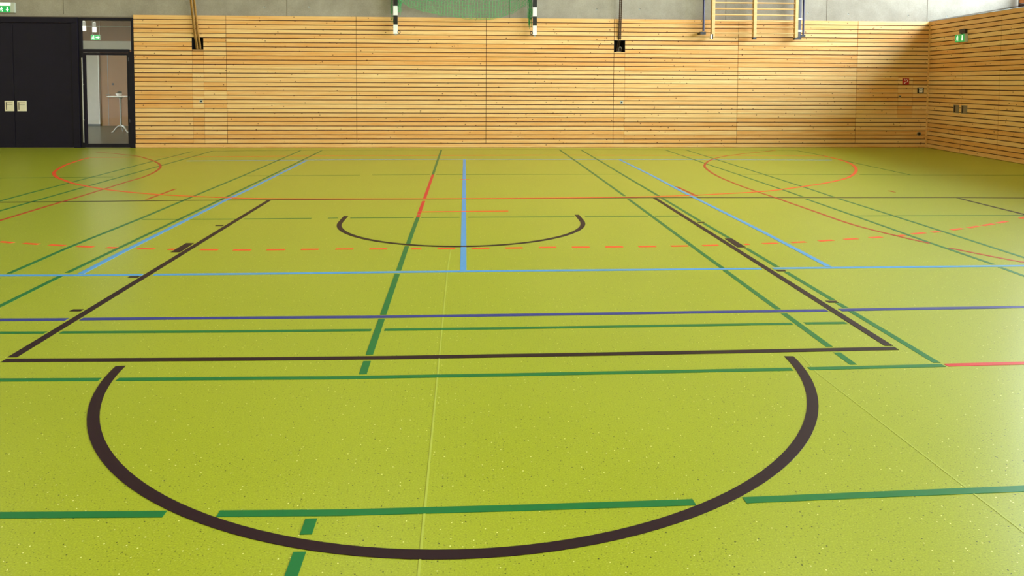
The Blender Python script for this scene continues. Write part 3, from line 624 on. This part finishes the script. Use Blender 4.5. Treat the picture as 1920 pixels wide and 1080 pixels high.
# ---------------------------------------------------------------- glazed door with a fanlight
d2 = structure(empty('door_2', (0, YW, 0)), 'black framed glazed door with a fanlight, looking into a corridor', 'door')
f = MB().quad_box(-8.475, -8.402, 0.02, 0.075, 0, 2.865).quad_box(-7.400, -7.290, -0.012, 0.12, 0, 2.12).quad_box(-7.335, -7.290, -0.012, 0.12, 2.12, 2.865)
f.quad_box(-8.402, -7.335, 0.0, 0.075, 2.800, 2.865).quad_box(-8.402, -7.400, 0.0, 0.075, 2.100, 2.176)
f.build('door_frame', M['frame_black'], d2, 0.003)
box('fanlight_pane', M['glass'], -8.402, -7.335, 0.05, 0.056, 2.176, 2.800, d2)
lf = MB().quad_box(-8.402, -8.332, 0.0, 0.06, 0.01, 2.095).quad_box(-7.440, -7.402, 0.0, 0.06, 0.01, 2.095).quad_box(-8.332, -7.440, 0.0, 0.06, 0.01, 0.090).quad_box(-8.332, -7.440, 0.0, 0.06, 2.045, 2.095)
lf = lf.build('door_leaf', M['frame_black'], d2, 0.003)
box('pane', M['glass'], -8.332, -7.440, 0.027, 0.033, 0.090, 2.045, lf)
pb = MB().tube([(-8.375, -0.055, 0.12), (-8.375, -0.055, 1.98)], 0.013, 10)
for z in (0.62, 1.40):
    pb.tube([(-8.375, -0.055, z), (-8.375, 0.002, z)], 0.009, 8)
pb.build('pull_bar', M['grey_metal'], lf, smooth=True)
for z in (0.60, 1.10, 1.95):
    MB().tube([(-7.400, -0.012, z-0.04), (-7.400, -0.012, z+0.04)], 0.012, 10).build('hinge', M['dark_metal'], lf, smooth=True)

# ---------------------------------------------------------------- corridor behind the glazed door
KY0, KY1, KX0, KX1, KZ = YW+0.34, 16.3, -15.5, -6.6, 3.75
structure(box('floor_corridor', M['corridor_floor'], KX0, KX1, YW+0.1, KY1, -0.2, -0.002), 'dark grey corridor floor behind the glazed door', 'floor')
wc = MB().quad_box(KX0, KX1, KY1, KY1+0.2, -0.2, KZ).build('wall_corridor', M['brown_wall'])
structure(wc, 'brown veneered corridor wall behind the glazed door', 'wall')
structure(box('wall_corridor_left', M['corridor_grey'], KX0-0.2, KX0, KY0, KY1+0.2, -0.2, KZ), 'pale end wall of the corridor', 'wall')
structure(box('wall_corridor_right', M['brown_wall'], KX1, KX1+0.2, KY0, KY1+0.2, -0.2, KZ), 'brown side wall of the corridor', 'wall')
kc = structure(box('ceiling_corridor', M['brown_top'], KX0-0.2, KX1+0.2, KY0, KY1+0.2, KZ, KZ+0.2), 'brown boarded corridor ceiling', 'ceiling')
structure(box('beam_corridor', M['corridor_grey'], KX0, KX1, KY1-0.06, KY1, 2.49, 2.765), 'pale grey band across the top of the corridor wall', 'beam')
bt = structure(box('trim_corridor', M['brown_top'], KX0, KX1, KY1-0.03, KY1, 2.765, KZ), 'dark brown boards above the pale corridor band', 'trim')
box('pale_line_strip', M['corridor_grey'], KX0, KX1, KY1-0.035, KY1-0.03, 3.235, 3.247, bt)  # thin pale line across the dark boards
pr_ = MB().quad_box(-12.41, -11.925, KY1-0.09, KY1, 0.06, 2.49, 0).quad_box(-11.93, -11.905, KY1-0.10, KY1, 0.06, 2.49, 1).quad_box(-12.41, -11.905, KY1-0.08, KY1, -0.002, 0.06, 2)
structure(pr_.build('column_corridor', [M['corridor_grey'], M['white'], M['black_paint']]), 'pale grey pier at the back of the corridor', 'column')
d4 = structure(box('door_4', M['brown_wall'], -11.86, -10.55, KY1-0.025, KY1, 0.01, 2.48), 'brown veneered door pair at the back of the corridor', 'door')
box('edge_strip', M['sill'], -11.662, -11.648, KY1-0.030, KY1-0.022, 0.01, 2.48, d4)
MB().tube([(-11.70, KY1-0.03, 1.02), (-11.70, KY1-0.08, 1.02), (-11.56, KY1-0.08, 1.02)], 0.012, 8).build('handle', M['grey_metal'], d4, smooth=True)
MB().disc(-11.50, 1.37, 0.035, KY1-0.032, KY1-0.02).build('viewer', M['dark_metal'], d4)
area_light('corridor_fill_light', (-10.6, 12.2, KZ-0.06), (0, 0, -1), 4.0, 2.4, 105, (1, 0.92, 0.8))  # unseen area light added to brighten the corridor

tb = thing('bistro_table', 'white bar-height bistro table on three feet, behind the glazed door', 'table', (-9.775, 12.8, 0))
MB().lathe([(0.0, 1.015), (0.33, 1.015), (0.35, 1.022), (0.35, 1.037), (0.33, 1.045), (0.0, 1.045)], 36).build('table_top', M['white'], tb, smooth=True)
MB().lathe([(0.0, 0.16), (0.045, 0.16), (0.036, 0.22), (0.028, 0.30), (0.028, 0.96), (0.05, 0.99), (0.10, 1.015), (0.0, 1.015)], 20).build('column_pole', M['white'], tb, smooth=True)
for k in range(3):
    a = math.radians(-20 + 120*k)
    pts = [(0.02, 0.20), (0.07, 0.19), (0.13, 0.14), (0.18, 0.07), (0.22, 0.025), (0.26, 0.02)]
    MB().tube([(r*math.cos(a), r*math.sin(a), z) for r, z in pts], 0.02, 8, radii=[0.026, 0.026, 0.023, 0.021, 0.020, 0.019]).build('foot', M['white'], tb, smooth=True)
bw = thing('flower_bowl', 'small white bowl with a dark plant on the bistro table', 'bowl', (-9.80, 12.76, 1.045))
MB().lathe([(0.0, 0.0), (0.045, 0.0), (0.075, 0.03), (0.085, 0.075), (0.078, 0.075), (0.065, 0.035), (0.0, 0.03)], 20).build('bowl', M['white'], bw, smooth=True)
pl = MB()
for k in range(16):
    a = k*2.4; r = 0.02+0.03*((k*7) % 5)/5; hh = 0.10+0.06*((k*3) % 4)/4
    p = Vector((0.03+r*math.cos(a), r*math.sin(a), 0.05)); q = Vector((0.03+2.0*r*math.cos(a), 2.0*r*math.sin(a), hh))
    pl.tube([p, (p+q)/2+Vector((0, 0, 0.01)), q], 0.012, 5, radii=[0.006, 0.016, 0.004])
pl.build('plant', M['plant'], bw)
for i, (x, lab) in enumerate(((-10.735, 'left of two small white pendant lamps in the fanlight'), (-10.45, 'right of two small white pendant lamps in the fanlight'))):
    z = 3.02 - 0.03*i
    lp = thing('pendant_lamp', lab, 'lamp', (x, 12.8, z), group='corridor pendant lamps')
    MB().lathe([(0.0, -0.14), (0.052, -0.14), (0.052, -0.01), (0.0, -0.01)], 16).build('lamp_shade', M['lamp'], lp, smooth=True)
    MB().lathe([(0.0, -0.01), (0.045, -0.01), (0.045, 0.12), (0.02, 0.14), (0.0, 0.14)], 16).build('lamp_cap', M['sill'], lp, smooth=True)
    MB().tube([(0, 0, 0.14), (0, 0, KZ-z)], 0.004, 6).build('cord', M['sill'], lp)

# ---------------------------------------------------------------- exit signs
def pict(mb, cx, cz, h, y0, y1, arrow):
    """running figure or arrow as a flat print"""
    s = h
    def P(pts, ox=0.0):
        mb.prism([(cx+(ox+x)*s, cz+z*s) for x, z in pts], 1, y0, y1)
    if arrow == 'down':
        P([(-0.09, 0.36), (0.09, 0.36), (0.09, -0.04), (0.26, -0.04), (0.0, -0.38), (-0.26, -0.04), (-0.09, -0.04)])
        return mb
    if arrow == 'right':
        P([(-0.36, 0.09), (-0.36, -0.09), (0.04, -0.09), (0.04, -0.26), (0.38, 0.0), (0.04, 0.26), (0.04, 0.09)])
        return mb
    ox = 0.0
    mb.disc(cx+(ox+0.06)*s, cz+0.30*s, 0.085*s, y0, y1, 12)
    P([(-0.06, 0.22), (0.10, 0.20), (0.06, -0.06), (-0.08, -0.04)], ox)                       # trunk
    P([(0.08, 0.18), (0.26, 0.06), (0.22, 0.00), (0.06, 0.10)], ox)                            # front arm
    P([(-0.04, 0.20), (-0.24, 0.12), (-0.26, -0.02), (-0.19, -0.02), (-0.16, 0.07), (-0.03, 0.12)], ox)  # rear arm
    P([(0.06, -0.06), (0.22, -0.16), (0.18, -0.38), (0.11, -0.36), (0.13, -0.20), (-0.03, -0.08)], ox)   # front leg
    P([(-0.08, -0.03), (-0.12, -0.22), (-0.34, -0.30), (-0.36, -0.22), (-0.20, -0.16), (0.0, -0.05)], ox)  # rear leg
    return mb

def exit_sign(label, loc, rz, w, h, arrow, band, side, mount=None):
    """front faces local -y; loc is the middle of the back"""
    t = thing('exit_sign', label, 'sign', loc, rz)
    dpt = 0.07
    box('housing', M['housing'], -w/2, w/2+side, -dpt, 0, -h/2, h/2+band, t, 0.004)
    box('sign_face', M['exit_green'], -w/2+0.008, w/2-0.008, -dpt-0.003, -dpt+0.002, -h/2+0.008, h/2-0.004, t)
    pict(MB(), -w*0.23, 0, h*0.92, -dpt-0.005, -dpt-0.002, 'figure').build('running_figure', M['exit_white'], t)
    pict(MB(), w*0.25, 0, h*0.92, -dpt-0.005, -dpt-0.002, arrow).build('arrow', M['exit_white'], t)
    if band > 0.01:
        box('light_strip', M['exit_white'], -w/2+0.004, w/2, -dpt-0.002, -dpt+0.002, h/2+0.006, h/2+band-0.006, t)
    return t
exit_sign('green exit sign with a down arrow on concrete above the black double door', (-10.000, YW+CY, 3.025), 0, 0.27, 0.145, 'down', 0.075, 0.075)
es = exit_sign('green exit sign with a down arrow on the right wall above the grey handles', right_pt(1.50, 0.0, 2.464), RANG, 0.40, 0.172, 'down', 0.0, 0.0)
MB().quad_box(-0.06, 0.16, -0.055, -0.002, 0.10, 0.19).quad_box(-0.02, 0.02, -0.05, -0.002, 0.08, 0.12).build('sign_mount', M['dark_metal'], es, 0.004)  # dark unlit mount above the sign
es = exit_sign('green exit sign with a right arrow hanging inside the corridor', (-10.945, 14.0, 2.757), 0, 0.27, 0.165, 'right', 0.0, 0.0)
for x in (-0.10, 0.10):
    MB().tube([(x, -0.035, 0.08), (x, -0.035, KZ-2.757)], 0.006, 6).build('hanger_rod', M['sill'], es)

# ---------------------------------------------------------------- small fittings by the right corner
fs = thing('fire_hose_sign', 'square red fire hose sign with a white symbol near the corner', 'sign', (10.244, YW, 1.542))
box('sign_plate', M['sign_red'], -0.079, 0.079, -0.008, 0.0, -0.071, 0.071, fs, 0.002)
sm = MB()
ring = [(0.012+0.030*math.cos(a), 0.016+0.030*math.sin(a)) for a in [math.radians(-120+i*15) for i in range(21)]]
def ribbon(mb, pts, w, y0, y1):
    for (a, b), (c, d) in zip(pts[:-1], pts[1:]):
        l = math.hypot(c-a, d-b) or 1; nx, nz = -(d-b)/l*w/2, (c-a)/l*w/2
        mb.prism([(a+nx, b+nz), (c+nx, d+nz), (c-nx, d-nz), (a-nx, b-nz)], 1, y0, y1)
ribbon(sm, ring, 0.011, -0.0105, -0.008)
ribbon(sm, [(-0.004, -0.012), (-0.018, -0.030), (-0.030, -0.050)], 0.011, -0.0105, -0.008)
ribbon(sm, [(-0.030, -0.050), (-0.040, -0.040), (-0.034, -0.022)], 0.009, -0.0105, -0.008)
ribbon(sm, [(-0.028, 0.028), (-0.034, 0.046), (-0.024, 0.056)], 0.009, -0.0105, -0.008)
sm.build('symbol', M['sign_white'], fs)
wp = thing('wall_control_panel', 'small black square wall panel with white marks beside the corner', 'panel', (10.603, YW, 1.332))
box('housing', M['black_paint'], -0.073, 0.073, -0.02, 0.0, -0.071, 0.071, wp, 0.003)
MB().quad_box(-0.050, 0.050, -0.023, -0.02, 0.038, 0.052).quad_box(-0.040, 0.040, -0.023, -0.02, -0.044, 0.022).build('display', M['sign_white'], wp)
MB().quad_box(-0.024, 0.024, -0.025, -0.023, -0.014, 0.000).build('key', M['black_paint'], wp)
sk = thing('wall_socket', 'round grey wall socket low down near the right corner', 'socket', (10.604, YW, 0.319))
MB().disc(0, 0, 0.050, -0.010, 0.0, 24).build('cover_ring', M['grey_metal'], sk)
MB().disc(0, 0, 0.028, -0.014, -0.009, 20).build('socket_lid', M['black_paint'], sk)

# ---------------------------------------------------------------- right wall, its doors and the window strip above
wall_right = structure(empty('wall_right', (RX, YW, 0), RANG), 'wood clad right wall under a deep sloping window sill', 'wall')
box('wall_core', M['concrete'], 0.0, 27.6, CY, 0.30, 0.0, H-0.01, wall_right)
D3 = (0.10, 2.912)
def rpanel(a, b, label, cuts=()):
    o = boards(a, b, 0, 30, cuts).build('cladding_panel', [M['pine'], M['groove']], wall_right)
    o['label'] = label
rpanel(0.022, 0.10, 'narrow strip of boards in the corner')
DZ = 30*PITCH
for i in range(9):
    a = 2.912 + i*2.72
    rpanel(a, min(a+2.72, 27.6), 'boarded wood panel on the right wall towards the camera')
d3 = structure(empty('door_3', (RX, YW, 0), RANG), 'flush boarded double door with grey recessed handles in the right wall', 'door')
for a, b, hx in ((0.10, 1.522, 1.322), (1.522, 2.912, 1.650)):
    lf = boards(a, b, 0, 30).build('door_leaf', [M['pine'], M['groove']], d3)
    x0, x1, z0, z1 = hx-0.112, hx+0.112, 0.86, 1.038
    h = MB().quad_box(x0, x1, -0.005, 0.004, z0, z1, 0).quad_box(x0+0.02, x0+0.075, -0.008, -0.004, z0+0.015, z1-0.015, 1)
    h.quad_box(x0+0.085, x1-0.015, -0.009, -0.004, z0+0.015, z1-0.035, 0)
    h.build('handle', [M['grey_metal'], M['dark_metal']], lf)['label'] = 'grey recessed handle'
o = box('trim_1', M['pine'], 0.0, 0.022, -0.012, 0.03, 0.0, H, None); o.location = (RX, YW, 0); o.rotation_euler = (0, 0, RANG)
structure(o, 'pale vertical corner strip between far wall and right wall', 'trim')
sl = MB().prism([(0.0, H-0.01), (0.0, H), (SILL_D+0.1, SILL_Z), (SILL_D+0.1, H-0.01)], 0, -0.35, 27.6).build('trim_2', M['sill'])
sl.location = (RX, YW, 0); sl.rotation_euler = (0, 0, RANG)
structure(sl, 'deep pale sloping sill above the right wall boards', 'trim')
js = MB().tube([(RX+0.02, YW+CY-0.004, H+0.012), (RX+2.25, YW+CY-0.004, H+0.012+(SILL_Z-H)*2.23/SILL_D)], 0.012, 6).build('trim_3', M['joint'])
structure(js, 'dark joint between the sloping sill and the concrete of the far wall', 'trim')
wu = structure(empty('wall_right_upper', (RX, YW, 0), RANG), 'upper right wall above the window strip', 'wall')
box('upper_wall', M['concrete'], -0.4, 27.6, 0.04, 2.5, WIN_TOP+0.02, CEIL, wu)
# far wall continues behind the sill to the windows
WN = 11
WS = 2.44
for i in range(WN):
    a = -0.21 + i*WS; b = a+WS
    w = structure(empty('window_%d' % (i+1), (RX, YW, 0), RANG), 'window with orange wood sash in the strip above the right wall', 'window')
    y0, y1 = SILL_D-0.02, SILL_D+0.08
    f = MB().quad_box(a, a+0.06, y0, y1, SILL_Z-0.02, WIN_TOP+0.02).quad_box(b-0.06, b, y0, y1, SILL_Z-0.02, WIN_TOP+0.02).quad_box(a+0.06, b-0.06, y0, y1, SILL_Z-0.02, SILL_Z+0.05).quad_box(a+0.06, b-0.06, y0, y1, WIN_TOP-0.05, WIN_TOP+0.02)
    f.build('window_frame', M['window_dark'], w)
    c, d, e_, g = a+0.075, b-0.075, SILL_Z+0.065, WIN_TOP-0.065
    s_ = MB().quad_box(c, c+0.09, y0-0.02, y1-0.03, e_, g).quad_box(d-0.09, d, y0-0.02, y1-0.03, e_, g).quad_box(c+0.09, d-0.09, y0-0.02, y1-0.03, e_, e_+0.09).quad_box(c+0.09, d-0.09, y0-0.02, y1-0.03, g-0.09, g)
    s_.build('sash', M['window_wood'], w)
    box('pane', M['glass'], a+0.06, b-0.06, SILL_D+0.052, SILL_D+0.058, SILL_Z+0.05, WIN_TOP-0.05, w)

# ---------------------------------------------------------------- the rest of the hall
structure(box('ceiling', M['ceiling'], X0-0.2, X1, Y0-0.2, YW+0.34, CEIL, CEIL+0.2), 'pale hall ceiling', 'ceiling')
structure(box('wall_left', M['plaster'], X0-0.2, X0, Y0-0.2, YW+0.34, 0, CEIL), 'left hall wall', 'wall')
structure(box('wall_front', M['plaster'], X0-0.2, X1, Y0-0.2, Y0, 0, CEIL), 'hall wall behind the camera', 'wall')

# ---------------------------------------------------------------- ropes
def twisted(mb, path, r, pitch, strands=3, n=6, step=0.02):
    P = [Vector(p) for p in path]
    seg = [(P[i+1]-P[i]).length for i in range(len(P)-1)]
    L = sum(seg); m = int(L/step)
    def at(s):
        for i, q in enumerate(seg):
            if s <= q or i == len(seg)-1:
                return P[i].lerp(P[i+1], min(1, s/q))
            s -= q
    for k in range(strands):
        pts = []
        for i in range(m+1):
            s = L*i/m; c = at(s); w = 2*PI*(s/pitch + k/strands)
            pts.append(c + Vector((math.cos(w), math.sin(w), 0))*r*0.52)
        mb.tube(pts, r*0.56, n)
    return mb
def rope_path(xa, ya):
    """from the ceiling down into the left pocket"""
    return [(xa-0.235, YW-0.52+ya, CEIL-0.02), (xa-0.06, YW-0.16+ya, 3.30), (xa-0.02, YW-0.07+ya, 2.55), (xa, YW-0.025+ya, 2.35), (xa, YW+0.02+ya, 2.195)]
for i, (x, y, lab) in enumerate(((-5.945, 0.03, 'leftmost of four brown climbing ropes tucked in the left wall pocket'), (-5.913, 0.0, 'second from left of four brown climbing ropes in the left wall pocket'),
                                 (-5.880, 0.035, 'third from left of four brown climbing ropes in the left wall pocket'), (-5.848, 0.005, 'rightmost of four brown climbing ropes tucked in the left wall pocket'))):
    r = twisted(MB(), [tuple(p) for p in rope_path(x, y)], 0.0165, 0.11).build('climbing_rope', M['rope'], smooth=True)
    tag(r, lab, 'rope', 'brown climbing ropes by the glazed door')
for i, (x, lab) in enumerate(((3.487, 'left of two dark braided ropes hanging into the right wall pocket'), (3.525, 'right of two dark braided ropes hanging into the right wall pocket'))):
    r = twisted(MB(), [(x-0.01, YW-0.45, CEIL-0.02), (x, YW-0.09, 3.2), (x, YW-0.02, 2.50), (x, YW+0.05, 2.42), (x, YW+0.16, 2.30), (x, YW+0.18, 2.19)], 0.0175, 0.085, 2).build('braided_rope', M['dark_rope'], smooth=True)
    tag(r, lab, 'rope', 'dark braided ropes between goal and wall bars')
hk = thing('rope_hook', 'small dark metal hook with loops in the right wall pocket', 'hook', (3.505, YW+0.06, 2.187))
MB().quad_box(-0.05, 0.05, -0.02, 0.02, 0.0, 0.012).tube([(0, 0, 0.01), (0, 0, 0.09), (0.03, 0, 0.12), (0.06, 0, 0.10), (0.06, 0, 0.07)], 0.008, 8).build('hook', M['grey_metal'], hk)
lpm = MB()
for k, c in enumerate((-0.03, 0.0, 0.035)):
    lpm.tube([(c+0.018*math.cos(a), -0.025-0.004*k, 0.05+0.035*math.sin(a)) for a in [2*PI*i/14 for i in range(15)]], 0.006, 6)
lpm.build('cord_loops', M['dark_rope'], hk)

# ---------------------------------------------------------------- handball goal hoisted against the wall
GY = YW-0.2226
goal = thing('handball_goal', 'hoisted handball goal with black and white posts and green net', 'goal', (0.008, GY, 2.54))
GZ = 2.10
for s in (-1, 1):
    x = s*1.543
    mb = MB()
    for k in range(10):
        z0 = k*0.2045; z1 = (k+1)*0.2045
        mb.quad_box(x-0.044, x+0.044, -0.044, 0.044, z0, z1, (k+0) % 2)
    p = mb.build('post', [M['white'], M['black_paint']], goal)
    MB().quad_box(x-0.02, x+0.02, -0.02, 0.02, -0.03, 0.0).build('foot_pin', M['sill'], p)
    r = []
    for k in range(13):
        a = 2*PI*k/12
        r.append((x - s*(0.075+0.026*math.cos(a)), 0.0, 0.045+0.030*math.sin(a)))
    MB().tube(r, 0.008, 8).tube([(x - s*0.04, 0, 0.03), (x - s*0.09, 0, 0.012)], 0.010, 8).build('net_hook', M['dark_metal'], p, smooth=True)
    MB().quad_box(x+0.008-0.06, x+0.008+0.06, -0.012, CY, 4.39, 4.59).build('goal_bracket', M['dark_metal'], wall_back, 0.003)
    arm = MB().tube([(x, 0.03, 1.75), (x, YW-0.040-GY, 1.93)], 0.025, 10).quad_box(x-0.05, x+0.05, YW-0.032-GY, YW-0.0125-GY, 1.86, 2.04)
    arm.build('wall_arm', M['dark_metal'], goal)
cbm = MB()
for k in range(15):
    cbm.quad_box(-1.499+k*0.19987, -1.499+(k+1)*0.19987, -0.044, 0.044, 1.957, 2.045, (k+1) % 2)
cbm.build('crossbar', [M['white'], M['black_paint']], goal)
EDGE = [(-1.50, 3.34), (-1.41, 3.26), (-1.20, 3.12), (-0.86, 3.03), (-0.556, 2.975), (0.093, 2.885), (0.55, 2.875), (0.80, 2.93), (1.04, 3.03), (1.338, 3.20), (1.50, 3.34)]
def edge_z(x):
    for (a, b), (c, d) in zip(EDGE[:-1], EDGE[1:]):
        if a <= x <= c:
            t = (x-a)/(c-a); t = t*t*(3-2*t)*0.5 + t*0.5
            return b + (d-b)*t
    return EDGE[-1][1]
random.seed(11)
net = MB()
for layer in range(2):
    yb = 0.07 + layer*0.028
    nx, nz = 44, 22
    ox = layer*0.021; dz = layer*0.03
    grid = []
    for i in range(nx+1):
        x = -1.46 + 2.93*i/nx
        zt, zb = 4.50-2.54, edge_z(max(-1.46, min(1.46, x))) - 2.54 + dz
        col = []
        for j in range(nz+1):
            t = j/nz
            col.append(Vector((x + ox*math.sin(3*t+layer) + random.uniform(-0.012, 0.012), yb + 0.05*math.sin(PI*t) + random.uniform(-0.01, 0.01), zt + (zb-zt)*t + random.uniform(-0.012, 0.012))))
        grid.append(col)
    for col in grid:
        net.tube(col, 0.0032, 3, caps=False)
    for j in range(nz+1):
        net.tube([grid[i][j] for i in range(nx+1)], 0.0045 if j == nz else 0.0032, 3, caps=False)
net.build('net', M['net'], goal)
def bunch(x0, x1, zlow, n, y=0.06):
    bun = MB()
    for k in range(n):
        x = random.uniform(x0, x1); zl = zlow + random.uniform(0, 0.25)
        pts = []; z = 1.93
        while z > zl-2.54:
            pts.append((x + random.uniform(-0.012, 0.012), y + random.uniform(-0.03, 0.03), z)); z -= 0.06
        if len(pts) > 1:
            bun.tube(pts, 0.0045, 3, caps=False)
    bun.build('gathered_net', M['net'], goal)
bunch(-1.50, -1.42, 2.96, 14); bunch(-1.66, -1.60, 2.70, 5); bunch(1.38, 1.50, 2.66, 20)

# ---------------------------------------------------------------- hoisted wall bars
BY = YW-0.2226
wbars = thing('wall_bars', 'hoisted pale wooden wall bars with two bays between dark blue posts', 'wall bars', (6.567, BY, 2.49))
UP = (-0.981, -0.024, 0.937)
for i, x in enumerate(UP):
    o = box('upright', M['bars_wood'], x-0.036, x+0.036, -0.05, 0.05, 0.03, 2.65, wbars, 0.006)
    if i == 0:
        MB().quad_box(x-0.055, x-0.028, -0.055, 0.03, -0.005, 0.095).build('end_cap', M['sign_white'], o)
        MB().quad_box(x-0.028, x-0.004, -0.056, 0.03, -0.005, 0.10).build('end_cap', M['black_paint'], o)
    else:
        MB().quad_box(x-0.038, x+0.036, -0.055, 0.04, -0.008, 0.032).build('end_cap', M['black_paint'], o)
for b in range(2):
    for k in range(19):
        z = 0.125 + k*0.1365
        MB().tube([(UP[b]+0.03, -0.012, z), (UP[b+1]-0.03, -0.012, z)], 0.0165, 10).build('rung', M['bars_wood'], wbars, smooth=True)
wy = YW-BY
gp = MB().tube([(-1.192, 0.0, 0.17), (-1.192, 0.0, 2.8)], 0.024, 12)
g = gp.build('guide_post', M['blue_steel'], wbars, smooth=True)
MB().quad_box(-1.275, -1.150, -0.05, 0.02, 0.09, 0.15).quad_box(-1.26, -1.20, 0.02, wy, 0.10, 0.14).build('foot_bracket', M['black_paint'], g)
gp = MB().tube([(1.113, 0.0, 0.10), (1.113, 0.0, 2.8)], 0.022, 12)
g = gp.build('guide_post', M['blue_steel'], wbars, smooth=True)
MB().quad_box(1.045, 1.150, -0.04, 0.02, 0.055, 0.10).quad_box(1.09, 1.13, 0.02, wy, 0.06, 0.10).build('foot_bracket', M['black_paint'], g)
g = MB().quad_box(0.980, 1.010, -0.04, 0.03, 0.02, 2.8, 0).quad_box(1.010, 1.045, -0.03, 0.02, 0.02, 2.8, 1).build('swing_frame', [M['black_paint'], M['blue_steel']], wbars)
for z in (0.452, 0.185):
    MB().quad_box(0.976, 1.062, -0.048, 0.034, z-0.018, z+0.018).build('clamp', M['white'], g)
MB().quad_box(0.955, 1.050, -0.05, 0.03, -0.005, 0.055).build('foot_bracket', M['black_paint'], g)
for z in (1.1, 2.3):
    MB().quad_box(-1.2, 1.12, 0.05, 0.09, z, z+0.05).quad_box(-0.6, -0.52, 0.05, wy+CY, z, z+0.05).quad_box(0.52, 0.6, 0.05, wy+CY, z, z+0.05).build('wall_rail', M['dark_metal'], wbars)
